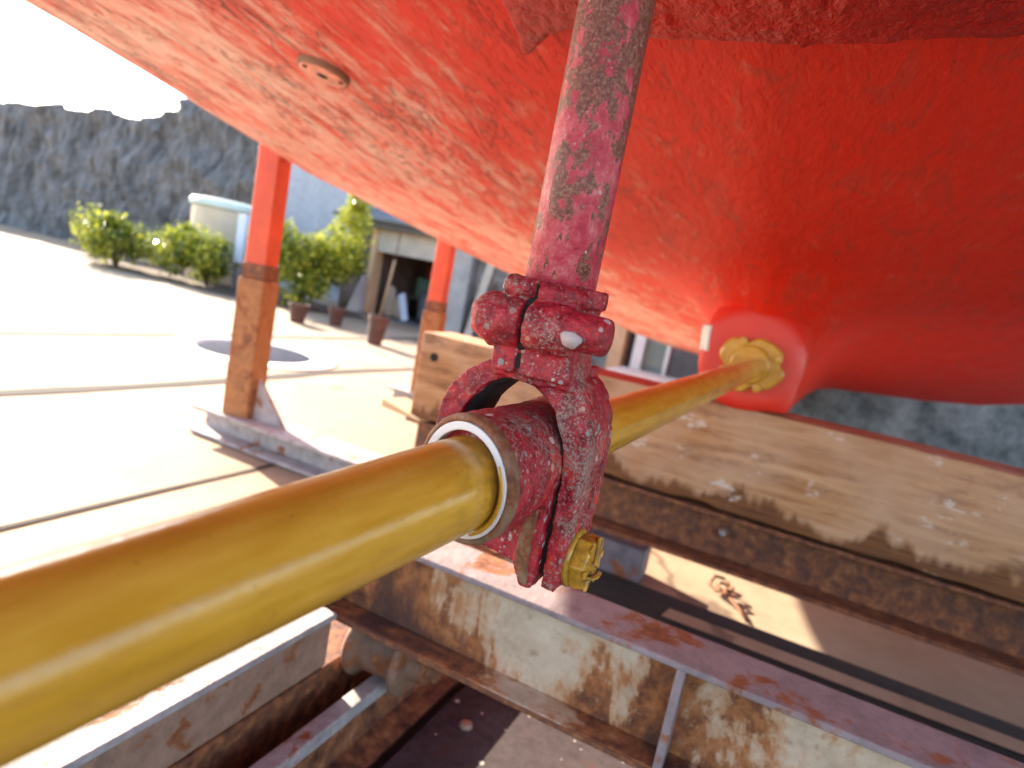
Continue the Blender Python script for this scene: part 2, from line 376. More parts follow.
BEIGE = m_plain('beige_board', (.46, .41, .34), .7, .15, 6, .15)
TAN = m_plain('tan_board', (.55, .36, .20), .7, .15, 6, .15)
SLATE = m_plain('slate', (.11, .115, .12), .7, .25, 8, .3)
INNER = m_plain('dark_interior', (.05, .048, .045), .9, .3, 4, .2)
GLASS = m_plain('window_glass', (.16, .22, .21), .08, .3, 2, .02)
WHITEP = m_plain('white_paint', (.66, .68, .66), .5, .08, 10, .1)
LIDG = m_plain('pale_green_plastic', (.58, .68, .62), .45, .08, 10, .1)
TANK = m_plain('tan_plastic', (.58, .46, .33), .5, .1, 6, .1)
PANEL = m_plain('pale_blue_panel', (.52, .60, .74), .45, .08, 4, .1)
REDBOX = m_plain('dull_red', (.20, .02, .015), .6, .2, 8, .1)
GREENBX = m_plain('dull_green', (.09, .17, .13), .6, .2, 8, .1)
SACK = m_plain('sackcloth', (.42, .36, .28), .9, .2, 14, .5, .02)
POT = m_plain('dark_brown_pot', (.085, .038, .026), .75, .4, 14, .3)
DISCM = m_plain('dark_blue_iron', (.030, .036, .062), .9, .3, 10, .3); DISCM.node_tree.nodes['Principled BSDF'].inputs['Specular IOR Level'].default_value = .05
PALEC = m_plain('pale_cement', (.64, .60, .54), .85, .1, 10, .2)
BARK = m_wall('bark', (.06, .04, .03), (.16, .11, .08), 9)
DRUM = m_plain('dark_blue_drum', (.03, .034, .042), .5, .3, 12, .1)
BEDM = m_plain('near_black_bed', (.016, .011, .010), .9, .5, 30, .6, .01)  # near-black colour for the ground sheets between the rails
SOIL = m_plain('dark_soil', (.10, .065, .045), .95, .4, 12, .6, .03)
LEAF1 = m_leaf('leaf', (.030, .070, .012), (.12, .19, .03)); LEAF2 = m_leaf('yellow_sunlit_leaf', (.30, .34, .04), (.66, .62, .10))

# ------------------------------------------------------------------ setting
bm = bmesh.new(); s_ = 120
bm.faces.new([bm.verts.new(c) for c in ((-s_, -s_, 0), (s_, -s_, 0), (s_, s_, 0), (-s_, s_, 0))])
tag(obj('ground', bm, CONC), kind='structure')
def sheet(name, pts, z, mat):
    bm = bmesh.new(); bm.faces.new([bm.verts.new((x, y, z)) for x, y in pts]); return tag(obj(name, bm, mat), kind='structure')
def strip(x, y0, y1, w, wob):
    n = 40; L = []; Rr = []
    for i in range(n+1):
        y = y0+(y1-y0)*i/n; c = x+wob*noise.noise(Vector((x*9, y*.8, 0))); hw = w*(.5+.18*noise.noise(Vector((x, y*3, 4))))
        L.append((c-hw, y)); Rr.append((c+hw, y))
    return L+Rr[::-1]
sheet('ground_joint', strip(-2.465, -3, 6.4, .075, .05), .004, JOINT)
sheet('ground_joint', strip(-3.57, -3, 6.4, .06, .06), .004, JOINT)
sheet('ground_joint', strip(-1.44, -2, 1.55, .016, .12), .004, JOINT)
bm = bmesh.new()
for i in range(0, 30): pass
pts = [(-.43, -1.6), (.95, -1.6), (.95, 1.40), (-.43, 1.43)]
sheet('slipway_bed', pts, .006, BEDM)
sheet('dark_ground_band', [(-.43, 1.435), (.9, 1.402), (.9, 1.622), (.3, 1.628), (-.262, 1.630), (-.43, 1.628)], .005, BEDM)  # near-black sheet over the ground in front of the channel
sheet('lit_concrete_strip', [(-.17, 1.492), (.9, 1.50), (.9, 1.555), (-.16, 1.548)], .009, CONC)  # pale concrete laid over the dark bed to stand for a sunlit slot
sheet('soil', [(-8, 5.0), (-5.6, 5.15), (-4.7, 6.1), (-5.3, 6.6), (-9, 7.1), (-9.5, 5.6)], .006, SOIL)

# ------------------------------------------------------------------ boat
XC = -.115
ZB = [(-1.2, 1.345), (0, 1.195), (.9, 1.072), (1.4, .985), (1.67, .938), (2.33, .862), (2.87, .806), (3.86, .705), (5.02, .54), (5.66, .46), (7.5, .5), (9, .8)]
XB = [(-1.2, -1.72), (.9, -1.70), (2.87, -1.70), (3.86, -1.64), (5.02, -1.40), (5.66, -1.18), (7.5, -.62), (9, -.2)]
def hull_sec(Y):
    zb = lerp_tab(ZB, Y); w = XC-lerp_tab(XB, Y); return zb, w
def hull_z(X, Y):
    zb, w = hull_sec(Y); dx = abs(X-XC)
    z = zb-.085*max(0, (w-dx)) + .02*math.sin(min(dx/w, 1)*PI)*0
    z -= .26*math.exp(-(dx/.15)**2)*smooth(1.42, 1.95, Y)
    z += .006*noise.noise(Vector((X*2.2, Y*1.1, 0)))+.0025*noise.noise(Vector((X*9, Y*4, 2)))
    return z
boat = thing('fishing_boat', (XC, 1.5, .52), 'red-bottomed boat hull propped above the concrete with its shaft boss and drain disc', 'boat')
bm = bmesh.new(); rows = []
NY, NX = 230, 90
for j in range(NY+1):
    Y = -.45+9.45*(j/NY)**1.2  # unseen stern ends early, letting bounce light under the hull
    zb, w = hull_sec(Y); half = []
    r = min(.16, w*.6)
    for i in range(NX+1):
        dx = (w-r)*(i/NX); half.append((dx, None))
    for k in range(1, 9):
        a = PI/2*k/8; half.append((w-r+r*math.sin(a), hull_z(XC-(w-r), Y)+r*(1-math.cos(a))*.9+.0*k))
    ztop = half[-1][1]
    for k in range(1, 7): half.append((w+.03*k, ztop+.062*k))  # unseen topsides kept low for more bounce light below
    def P(sgn):
        o = []
        for dx, z in half: o.append((XC+sgn*dx, Y, hull_z(XC+sgn*dx, Y) if z is None else z))
        return o
    full = P(-1)[::-1]+P(1)[1:]
    rows.append([bm.verts.new(p) for p in full])
for a, b in zip(rows, rows[1:]):
    for i in range(len(a)-1): bm.faces.new((a[i], a[i+1], b[i+1], b[i]))
bm.faces.new(rows[0])
for a in (0,):  # deck closes the top so no light leaks in
    for ra, rb in zip(rows, rows[1:]): bm.faces.new((ra[0], rb[0], rb[-1], ra[-1]))
obj('hull_shell', bm, HULL, boat, True)
# skeg / stern post carrying the shaft boss
bm = bmesh.new()
def rr(cx, cz, hw, hh, n=40, p=3.2):
    o = []
    for i in range(n):
        t = 2*PI*i/n; c, s = math.cos(t), math.sin(t)
        o.append((cx+hw*abs(c)**(2/p)*(1 if c >= 0 else -1), cz+hh*abs(s)**(2/p)*(1 if s >= 0 else -1)))
    return o
def loft(bm, secs, cap=True):
    rg = [[bm.verts.new(p) for p in s] for s in secs]; n = len(rg[0])
    for a, b in zip(rg, rg[1:]):
        for i in range(n): bm.faces.new((a[i], a[(i+1) % n], b[(i+1) % n], b[i]))
    if cap: bm.faces.new(rg[0][::-1]); bm.faces.new(rg[-1])
SY = 1.60
secs = []
for y, hw, zc, hh in ((SY, .108, .640, .118), (SY+.004, .116, .640, .125), (SY+.03, .122, .645, .132), (SY+.10, .126, .665, .155), (SY+.3, .10, .68, .150), (SY+.9, .08, .66, .14), (7.4, .05, .60, .09)):
    secs.append([(x, y, z) for x, z in rr(-.125, zc, hw, hh, 40, 2.25)])
loft(bm, secs)
# squared foot of the skeg, down on the timber
loft(bm, [[(x, y, z) for x, z in rr(-.118, .585, hw, .060, 40, 7)] for y, hw in ((SY+.006, .106), (SY+.012, .110), (SY+.5, .09), (7.2, .05))])
o = obj('skeg', bm, FRESH, boat, True)
m = o.modifiers.new('remesh', 'REMESH'); m.mode = 'VOXEL'; m.voxel_size = .012; m.use_smooth_shade = True
m = o.modifiers.new('smooth', 'SMOOTH'); m.iterations = 6
# strut pad let into the bottom, a rough thickened band with a pointed end
bm = bmesh.new()
padp = [(-.50, -.42), (-.352, .52), (-.366, .715), (-.316, .648), (-.282, .636), (-.212, .630), (-.068, .634), (.5, .64), (.5, -.42)]
A = [bm.verts.new((x, y, hull_z(x, y)+.02)) for x, y in padp]
B = [bm.verts.new((x+(.012 if i in (0, 1) else 0), y-(.012 if 2 < i < 8 else .03 if i == 2 else 0), hull_z(x, y)-(.030 if i != 2 else .030))) for i, (x, y) in enumerate(padp)]
bm.faces.new(A); bm.faces.new(B[::-1])
for i in range(len(A)): bm.faces.new((A[i], A[(i+1) % len(A)], B[(i+1) % len(A)], B[i]))
bmesh.ops.triangulate(bm, faces=[f for f in bm.faces if len(f.verts) > 4])
o = obj('strut_pad', bm, PAD, boat, False)
m = o.modifiers.new('remesh', 'REMESH'); m.mode = 'VOXEL'; m.voxel_size = .006; m.use_smooth_shade = True
m = o.modifiers.new('smooth', 'SMOOTH'); m.iterations = 1
tx = bpy.data.textures.new('lumps', 'CLOUDS'); tx.noise_scale = .02; tx.noise_depth = 3
m = o.modifiers.new('disp', 'DISPLACE'); m.texture = tx; m.strength = .0045; m.texture_coords = 'LOCAL'
# drain disc under the bottom
dx_, dy_ = -.850, .882
nrm = Vector((-.085, -.14, -1)).normalized(); o0 = Vector((dx_, dy_, hull_z(dx_, dy_)))
bm = bmesh.new(); lathe(bm, [(-.01, .045), (.0095, .045), (.011, .0435), (.011, .040)], o0, nrm, 40)
disc = obj('drain_disc', bm, BROWNST, boat, True)  # brown rim puts the shade of the disc edge into its colour
bm = bmesh.new(); lathe(bm, [(.008, .0405), (.0115, .0405), (.012, .039), (.012, .001)], o0, nrm, 40); obj('disc_face', bm, DISCP, disc, True)
for a in (R(200), R(335)):
    u = nrm.orthogonal().normalized(); w = nrm.cross(u)
    bm = bmesh.new(); c = o0+(u*math.cos(a)+w*math.sin(a))*.0335
    lathe(bm, [(.0117, .0045), (.0145, .0042), (.0150, .003)], c, nrm, 12)
    obj('screw_head', bm, BARE, disc, True)
bm = bmesh.new(); lathe(bm, [(.0118, .010), (.0125, .0098)], o0, nrm, 20)
obj('drain_hole', bm, DARKHOLE, disc)
# shaft axis (slightly off the hull centreline, nearly level)
def axis(Y): return Vector((-.161+.0358*Y, Y, .5842+.0265*Y))
AX = (axis(1)-axis(0)).normalized()
# gold stern gland flange, lobed
bm = bmesh.new(); g0 = Vector((-.118, SY-.002, .629)); prof = []
for t, k in ((.006, 1), (-.022, 1), (-.027, .93)):
    ring = []
    for i in range(72):
        a = 2*PI*i/72
        r_ = .077*k*(1-.20*math.exp(-((((a*4/(2*PI)+.35) % 1)-.5)/.16)**2))*(1+.04*math.sin(a*3+1))
        ring.append((g0.x+r_*math.cos(a), g0.y+t, g0.z+.88*r_*math.sin(a)))
    prof.append(ring)
loft(bm, prof)
lathe(bm, [(-.02, .046), (-.036, .044), (-.040, .038)], g0, AX, 40)
fl = obj('stern_gland', bm, GOLD, boat, True, .002)
for k in range(4):
    a = 2*PI*(k+.15)/4+.2; c = g0+Vector((.062*math.cos(a), -.018, .055*math.sin(a)))
    bm = bmesh.new(); lathe(bm, [(0, .011), (-.016, .011), (-.018, .008)], c, (0, 1, 0), 6)
    obj('gland_nut', bm, GOLD, fl, False, .001)
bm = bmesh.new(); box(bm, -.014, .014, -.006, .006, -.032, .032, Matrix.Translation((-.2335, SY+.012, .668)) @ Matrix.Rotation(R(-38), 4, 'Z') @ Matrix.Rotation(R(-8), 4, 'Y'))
obj('pale_plate', bm, WHITEP, boat, False, .004)['label'] = 'pale plate on the side of the red boss'  # plate added for the pale spot on the boss

# ------------------------------------------------------------------ propeller shaft
sh = thing('propeller_shaft', axis(.3), 'glossy gold-painted propeller shaft running through the red bracket into the hull', 'shaft')
bm = bmesh.new()
tb = [(-.10, .0215), (.05, .0222), (.15, .0236), (.25, .0249), (.315, .0256), (.42, .0258), (.425, .0224), (.9, .0222), (1.60, .0215), (1.66, .0215)]
lathe(bm, [((Y-.0)/AX.y, r) for Y, r in tb], axis(0), AX, 72)
obj('shaft_bar', bm, GOLD, sh, True, .0004)
bm = bmesh.new(); lathe(bm, [(-.17, .007), (-.165, .0135), (-.098, .0135)], axis(0), AX, 32)
obj('threaded_end', bm, GOLD, sh, True, .0004)

# ------------------------------------------------------------------ shaft bracket
O = Vector((-.1477, .37, .594)); K = .001
br = thing('shaft_bracket', O, 'chipped red cast shaft bracket hanging from the hull on a pipe', 'bracket')
def L(x, y, z): return O+Vector((x*K, y*K, z*K))
def lp(pts): return [(O.x+x*K, O.z+z*K) for x, z in pts]
def lat(bm, prof, o, ax, n=40, **kw): return lathe(bm, [(t*K, r*K) for t, r in prof], L(*o), ax, n, **kw)
def lbox(bm, x0, x1, y0, y1, z0, z1): box(bm, O.x+x0*K, O.x+x1*K, O.y+y0*K, O.y+y1*K, O.z+z0*K, O.z+z1*K)
def cast(name, bm, mat, vox=.0013, it=5, disp=.0016, ns=.009, parent=br):
    o = obj(name, bm, mat, parent, True)
    m = o.modifiers.new('remesh', 'REMESH'); m.mode = 'VOXEL'; m.voxel_size = vox; m.use_smooth_shade = True
    m = o.modifiers.new('smooth', 'SMOOTH'); m.iterations = it; m.factor = .5
    t = bpy.data.textures.new(name, 'CLOUDS'); t.noise_scale = ns; t.noise_depth = 4
    m = o.modifiers.new('disp', 'DISPLACE'); m.texture = t; m.strength = disp; m.texture_coords = 'LOCAL'
    return o
# pipe
bm = bmesh.new(); lat(bm, [(62, 22), (180, 22), (300, 21.8), (470, 21.8)], (2, 0, 0), (0, 0, 1), 64)
obj('strut_pipe', bm, PIPE, br, True)
# casting: split sleeve, ears, neck, arch and leg
bm = bmesh.new()
def annulus(bm, cx, cy, r0, r1, z0, z1, a0, a1, n=48):
    ro = [(cx+r1*math.cos(a0+(a1-a0)*i/n), cy+r1*math.sin(a0+(a1-a0)*i/n)) for i in range(n+1)]
    ri = [(cx+r0*math.cos(a0+(a1-a0)*i/n), cy+r0*math.sin(a0+(a1-a0)*i/n)) for i in range(n+1)]
    for i in range(n):
        q = (ro[i], ro[i+1], ri[i+1], ri[i])
        prism(bm, [(O.x+x*K, O.y+y*K) for x, y in q], 'Z', O.z+z0*K, O.z+z1*K)
def sleeve(bm, r0, r1, z0, z1, gap):
    g = math.asin(gap/r1)
    ro, n = [], 56
    pts_o = [(2+r1*math.cos(-PI/2+g+(2*PI-2*g)*i/n), r1*math.sin(-PI/2+g+(2*PI-2*g)*i/n)) for i in range(n+1)]
    pts_i = [(2+r0*math.cos(-PI/2+g*1.2+(2*PI-2.4*g)*i/n), r0*math.sin(-PI/2+g*1.2+(2*PI-2.4*g)*i/n)) for i in range(n+1)]
    poly = pts_o+pts_i[::-1]
    A = [bm.verts.new(L(x, y, z0)) for x, y in poly]; B = [bm.verts.new(L(x, y, z1)) for x, y in poly]
    N = len(poly); h = n+1
    for i in range(N): bm.faces.new((A[i], A[(i+1) % N], B[(i+1) % N], B[i]))
    for i in range(n):
        for V in (A, B): bm.faces.new((V[i], V[i+1], V[N-2-i], V[N-1-i]))
sleeve(bm, 21, 27.5, 66, 103, 2.8)
sleeve(bm, 21, 30.5, 102, 112.5, 2.8)
# ears either side of the slot
def ear(pts, y, z, sgn):
    lat(bm, pts, (0, y, z), (1, 0, 0), 40)
ear([(-36, 4), (-35.3, 8), (-33, 12), (-29, 14.2), (-22, 14.8), (-9, 14.4), (-3.0, 13.8)], -29, 86.5, -1)
ear([(.4, 13.8), (7, 14.4), (20, 14.6), (25, 13.8), (27, 12.5)], -29, 86.5, 1)
lbox(bm, -26, -3.0, -29, -4, 70, 101); lbox(bm, .4, 26, -29, -4, 70, 101)
# top lugs of the band beside the slot
lat(bm, [(-20, 3), (-18.5, 6), (-14, 7), (-6, 6.6), (-1.8, 6.0)], (0, -29, 107), (1, 0, 0), 20)
lat(bm, [(1.8, 6.0), (9, 6.4), (20, 6.2), (28, 5.6), (31, 3)], (0, -28, 106.5), (1, .25, -.04), 20)
# lower web of the ears down to the arch, the slot running on between
lbox(bm, -20, -5.0, -30, -3, 57, 76); lbox(bm, -1.6, 29, -30, -3, 57, 78)
lbox(bm, -19, 30, -19, 26, 55, 67); lbox(bm, -19, 30, -25, 26, 53, 62)
lat(bm, [(52, 27), (70, 27)], (3, 0, 0), (0, 0, 1), 40)
outer = [(-40, -22), (-50, -8), (-54.5, 8), (-54, 26), (-47.5, 42), (-36, 54), (-24, 61), (-10, 66), (6, 68), (22, 66), (34, 59), (42, 47), (46.5, 32), (48, 12), (48, -10), (47, -32), (46, -48), (46, -66)]
inner = [(35.6, -66), (35.4, -40), (35.2, -10), (34.6, 10), (30, 26), (22.5, 40), (12, 49.5), (0, 53.5), (-12, 52), (-24, 45.5), (-34, 34), (-40, 18), (-38, 4), (-30, -10)]
def sidewall(poly):
    """the C-shaped web as a strip of quads so remeshing sees clean volumes"""
    prism(bm, lp(poly), 'Y', O.y-.022, O.y+.026)
A = outer; B = inner[::-1]
def resample(p, n):
    d = [0]
    for a, b in zip(p, p[1:]): d.append(d[-1]+math.hypot(b[0]-a[0], b[1]-a[1]))
    o = []
    for i in range(n):
        t = d[-1]*i/(n-1); k = max(j for j in range(len(d)) if d[j] <= t+1e-9); k = min(k, len(p)-2)
        f = (t-d[k])/(d[k+1]-d[k]); o.append((p[k][0]+(p[k+1][0]-p[k][0])*f, p[k][1]+(p[k+1][1]-p[k][1])*f))
    return o
NA = 40; A = resample(A, NA); B = resample(B, NA)
va = [[bm.verts.new((O.x+x*K, O.y+y*K, O.z+z*K)) for x, z in P] for P, y in ((A, -22), (A, 26), (B, 26), (B, -22))]
for i, (p, q) in enumerate(((0, 1), (1, 2), (2, 3), (3, 0))):
    for j in range(NA-1): bm.faces.new((va[p][j], va[p][j+1], va[q][j+1], va[q][j]))
for j in (0, NA-1): bm.faces.new([va[k][j] for k in range(4)])
lat(bm, [(35, 16), (46, 17), (49.5, 16.5)], (0, 2, -50), (1, 0, 0), 36)
clamp = cast('clamp_casting', bm, CAST, .0011, 5, .0030, .008)
# near-black inserts stand for shade in both slots; dark liner under the arch
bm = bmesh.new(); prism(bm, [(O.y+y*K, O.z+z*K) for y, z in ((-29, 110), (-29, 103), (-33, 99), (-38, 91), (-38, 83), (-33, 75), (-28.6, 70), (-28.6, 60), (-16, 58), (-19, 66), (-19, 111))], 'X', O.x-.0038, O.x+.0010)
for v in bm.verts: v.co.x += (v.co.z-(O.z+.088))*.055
obj('slot_shade', bm, DARKHOLE, br)
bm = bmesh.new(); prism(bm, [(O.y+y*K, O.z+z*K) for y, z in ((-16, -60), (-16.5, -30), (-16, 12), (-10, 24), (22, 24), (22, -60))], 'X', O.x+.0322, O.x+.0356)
obj('slot_shade', bm, DARKHOLE, br)
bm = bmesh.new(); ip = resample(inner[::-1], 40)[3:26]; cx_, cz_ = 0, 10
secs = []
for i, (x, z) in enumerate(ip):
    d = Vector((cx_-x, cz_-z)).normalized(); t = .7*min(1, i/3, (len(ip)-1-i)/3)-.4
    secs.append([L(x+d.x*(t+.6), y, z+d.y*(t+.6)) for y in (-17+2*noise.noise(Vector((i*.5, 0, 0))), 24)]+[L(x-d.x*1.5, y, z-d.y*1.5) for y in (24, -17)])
loft(bm, secs); obj('arch_liner', bm, DARKHOLE, br, True)
# pinch bolt through the ears
bm = bmesh.new(); lat(bm, [(22, 11.2), (46.5, 10.8), (48.2, 9.6)], (0, -30, 89), (1, 0, -.02), 36)
lat(bm, [(47.5, 8.2), (49, 7.6)], (0, -30, 89), (1, 0, -.02), 6)
cast('clamp_bolt', bm, CAST, .0009, 3, .0012, .006)
bm = bmesh.new(); ring = []
c0 = L(31, -40.6, 84.6)
u = Vector((1, 0, 0)); w = Vector((0, -.35, 1)).normalized(); nv = u.cross(w)
pr = [5.0*(1+.07*math.sin(3*a+.4)+.10*math.sin(2*a+2)+.07*math.sin(5*a+1)) for a in [2*PI*i/28 for i in range(28)]]
loft(bm, [[c0+(u*math.cos(2*PI*i/28)*1.08+w*math.sin(2*PI*i/28))*pr[i]*k*K+nv*t*K for i in range(28)] for t, k in ((3, .99), (.1, 1), (.02, .97))])
obj('bare_filler_patch', bm, BLOB, br, True)['label'] = 'pale bare patch where the red paint has flaked off'
# bearing housing with lug
bm = bmesh.new(); bo = (1.4, 0, 3.0)
def scarf(bm, k):
    c = L(*bo)
    for v in bm.verts:
        t = (v.co-c).dot(AX)
        if t < -.035: v.co -= AX*(k*(v.co.x-c.x)*min(1, (-.035-t)/.02))
lat(bm, [(-70, 29), (-70, 34.0), (-58, 34.6), (-44, 34.6), (-30, 34.0), (0, 33.4), (30, 33.6), (48, 35.2), (52, 34), (52, 29)], bo, AX, 64)
scarf(bm, .26)
prism(bm, lp([(-26, -20), (-18, -44), (-9, -53), (17, -56.5), (24, -66), (32.4, -67), (32.4, 4), (24, 22), (4, 10)]), 'Y', O.y-.024, O.y+.024)
lv = prism(bm, lp([(19, -34), (18.5, -54), (24.5, -67), (32.4, -67), (32.4, 0), (28, -8), (23, -20)]), 'Y', O.y-.029, O.y+.024)
bm2 = bmesh.new(); prism(bm2, lp([(21, -26), (19.5, -40), (20, -53), (25.5, -64.5), (30.5, -65), (28.5, -50), (28, -34), (28.5, -12)]), 'Y', O.y-.0306, O.y-.026)
cast('lug_edge', bm2, BARE, .0009, 4, .0012, .005)
hs = cast('bearing_housing', bm, CAST, .0012, 5, .0016, .008)
bm = bmesh.new(); lat(bm, [(-71, 30.9), (-76, 31.1), (-77, 31.8), (-76.8, 33.6), (-75.4, 35.0), (-68, 35.2), (-66.5, 34), (-66.5, 30.9)], bo, AX, 80, closed=True)
scarf(bm, .26)
rim = cast('housing_rim', bm, BARE, .0010, 2, .0014, .006)
bm = bmesh.new(); lat(bm, [(-76.6, 26.6), (-77.2, 27.0), (-77.5, 31.2), (50, 31.2), (50, 26.6)], bo, AX, 96, closed=True)
scarf(bm, .26)
obj('bearing_sleeve', bm, SLEEVE, br, False, .0004)
bm = bmesh.new(); n = 14      # smear of gold paint in the lower right of the sleeve mouth
u_ = AX.orthogonal().normalized()
X_ = Vector((1, 0, 0)); X_ = (X_-AX*X_.dot(AX)).normalized(); Z_ = X_.cross(AX)*-1
Z_ = Z_ if Z_.z > 0 else -Z_
sec = []
for i in range(25):
    a = R(-66+100*i/24); d = X_*math.cos(a)+Z_*math.sin(a); c = L(*bo)
    th = .9*min(1, i/4, (24-i)/4)+.05
    sec.append([c+AX*(t*K)+d*(r*K) for t, r in ((-76.9, 26.3), (-77.6-.3*th, 29.4), (-72, 29.4), (-72, 26.6))])
loft(bm, sec); scarf(bm, .26); obj('paint_smear', bm, GOLD, br, True)
# gold foot bolt: washer, chunky castle head, bent locking tab
bm = bmesh.new(); bc = (-3.5, 0, -50); BC = L(*bc)
lat(bm, [(49.0, 18.4), (51.5, 18.8), (53, 17.4)], bc, (1, 0, 0), 40)
pv = obj('foot_bolt', bm, GOLD, br, True, .0006)
bm = bmesh.new(); lat(bm, [(52.5, 17.4), (57, 18.2), (61.5, 17.2), (63.4, 14.4), (63.5, 8.0), (61.2, 7.4), (61.0, 2)], bc, (1, 0, 0), 6)
bmesh.ops.rotate(bm, verts=bm.verts, cent=BC, matrix=Matrix.Rotation(R(12), 3, 'X'))
obj('bolt_head', bm, GOLD, pv, False, .0018, 3)
for a in (38, 98, 158):
    bm = bmesh.new(); box(bm, -.0008, .0012, -.0026, .0026, -.0172, .0172, Matrix.Translation(L(59.4, 0, -50)) @ Matrix.Rotation(R(a), 4, 'X')); obj('castle_rib', bm, GOLD, pv, False, .0007)
bm = bmesh.new(); lat(bm, [(60, 6.6), (64.2, 6.4), (65.2, 5.4)], bc, (1, 0, 0), 28); obj('bolt_stub', bm, GOLD, pv, True, .0006)
bm = bmesh.new(); box(bm, -.0012, .0012, -.0045, .0045, -.0010, .0165, Matrix.Translation(L(62.2, -3, -49)) @ Matrix.Rotation(R(-28), 4, 'X') @ Matrix.Rotation(R(-9), 4, 'Y')); obj('locking_tab', bm, GOLD, pv, False, .0009)
bm = bmesh.new(); tube(bm, [L(58, -12, -56), L(62.5, -9, -55), L(63.5, 0, -57), L(62.5, 9, -58), L(58, 13, -60)], .0016, 8); obj('lock_wire', bm, GOLD, pv, True)

# ------------------------------------------------------------------ cradle steel and timber
def channel_bm(x0, x1, y0, y1, z0, z1, t, back=True):
    bm = bmesh.new()
    prism(bm, [(y0, z0), (y1, z0), (y1, z1), (y0, z1), (y0, z1-t), (y1-t, z1-t), (y1-t, z0+t), (y0, z0+t)], 'X', x0, x1); return bm
# near I-beam
ib = thing('steel_beam', (.35, .75, .19), 'white-painted rusty I-beam with a stiffener plate crossing under the shaft', 'steel beam')
y0, y1, z0, z1, t, wt = .70, .782, .19, .331, .009, .004
bm = bmesh.new(); prism(bm, [(.745-wt, z0+t), (.745+wt, z0+t), (.745+wt, z1-t), (.745-wt, z1-t)], 'X', -.535, 1.45)
obj('beam_web', bm, WHITERUST, ib)
obj('top_flange', BX(-.536, 1.45, y0, y1, z1-t+.0005, z1), LILAC, ib, False, .0022, 3)
obj('bottom_flange', BX(-.536, 1.45, y0, y1, z0, z0+t-.0005), WHITERUST, ib, False, .0022, 3)
obj('flange_edge', BX(-.535, 1.45, y0-.0022, y0-.0004, z0+.001, z0+t-.0015), RUSTO, ib, False, .0006)
obj('added_end_plate', BX(-.541, -.5355, .701, .781, .191, .330), RUST, ib, False, .001)  # added plate, keeps sun off the bottom flange
for x in (-.045, .62):
    bm = bmesh.new(); box(bm, x-.005, x+.005, y0+.001, .745-wt+.001, z0+t-.001, z1-t+.001); obj('stiffener', bm, LILAC, ib, False, .0015)
def roller(x):
    rl = thing('rail_roller', (x, .762, .137), 'rusty double-flanged roller on the rail under the left end of the I-beam', 'roller')
    bm = bmesh.new()
    lathe(bm, [(-.050, .020), (-.050, .046), (-.046, .051), (-.038, .051), (-.030, .037), (.026, .036), (.034, .050), (.041, .050), (.046, .045), (.047, .022), (.072, .021), (.074, .018)], (x, .762, .137), (1, 0, 0), 48)
    obj('roller_wheel', bm, ROLLM, rl, True, .002)
    bm = bmesh.new(); lathe(bm, [(-.062, .012), (.09, .012)], (x, .762, .137), (1, 0, 0), 20); obj('axle', bm, RUST, rl, True, .001)
    return rl
r1 = roller(-.455)
r2 = copy_tree(r1); r2.location.x = 1.05; r2['label'] = 'rusty double-flanged roller on the far right rail under the I-beam'
for r_ in (r1, r2): r_['group'] = 'rollers under the I-beam'
def rail(x, label):
    t = thing('track_rail', (x, 0, .006), label, 'rail', 'slipway rails')
    bm = bmesh.new()
    prism(bm, [(x-.05, .006), (x+.05, .006), (x+.05, .018), (x+.012, .026), (x+.012, .078), (x-.012, .078), (x-.012, .026), (x-.05, .018)], 'Y', -1.4, 1.36)
    obj('rail_web', bm, RUSTD, t, False, .002)
    obj('rail_head', BX(x-.006, x+.020, -1.4, 1.36, .0785, .1), MAUVE, t, False, .003)
rail(-.461, 'narrow grey steel rail under the flanged roller at lower left'); rail(1.05, 'narrow grey steel rail beyond the dark plate at right')
# brown longitudinal girder and the one it rides on
sk = thing('longitudinal_beam', (-.56, .2, .118), 'brown longitudinal steel beam with a paler grey top left of the roller', 'steel beam')
bm = bmesh.new(); box(bm, -.592, -.514, -1.2, .698, .118, .193); obj('beam_body', bm, BROWNST, sk, False, .006, 3)
bm = bmesh.new(); box(bm, -.600, -.508, -1.2, .697, .194, .204); obj('top_flange', bm, MAUVE, sk, False, .002)  # top flange in a paler grey than the brown body
bm = bmesh.new(); box(bm, -.66, -.513, -1.4, 1.3, .004, .116)
tag(obj('track_sleeper', bm, RUSTD, None, False, .006), 'dark rusty girder lying beneath the brown longitudinal beam', 'girder')
_=0
dp = thing('deck_plate', (.2, .2, .006), 'dark grey-brown flecked steel plate lying between the rails under the I-beam', 'steel plate')
bm = bmesh.new(); box(bm, -.392, .92, -1.2, 1.02, .008, .022); obj('plate', bm, m_plate(), dp, False, .002)
for k in range(7):
    bm = bmesh.new(); lathe(bm, [(.022, .011), (.027, .010), (.029, .006)], (-.34, -.9+.29*k, 0), (0, 0, 1), 14)
    obj('rivet', bm, BROWNST, dp, True)
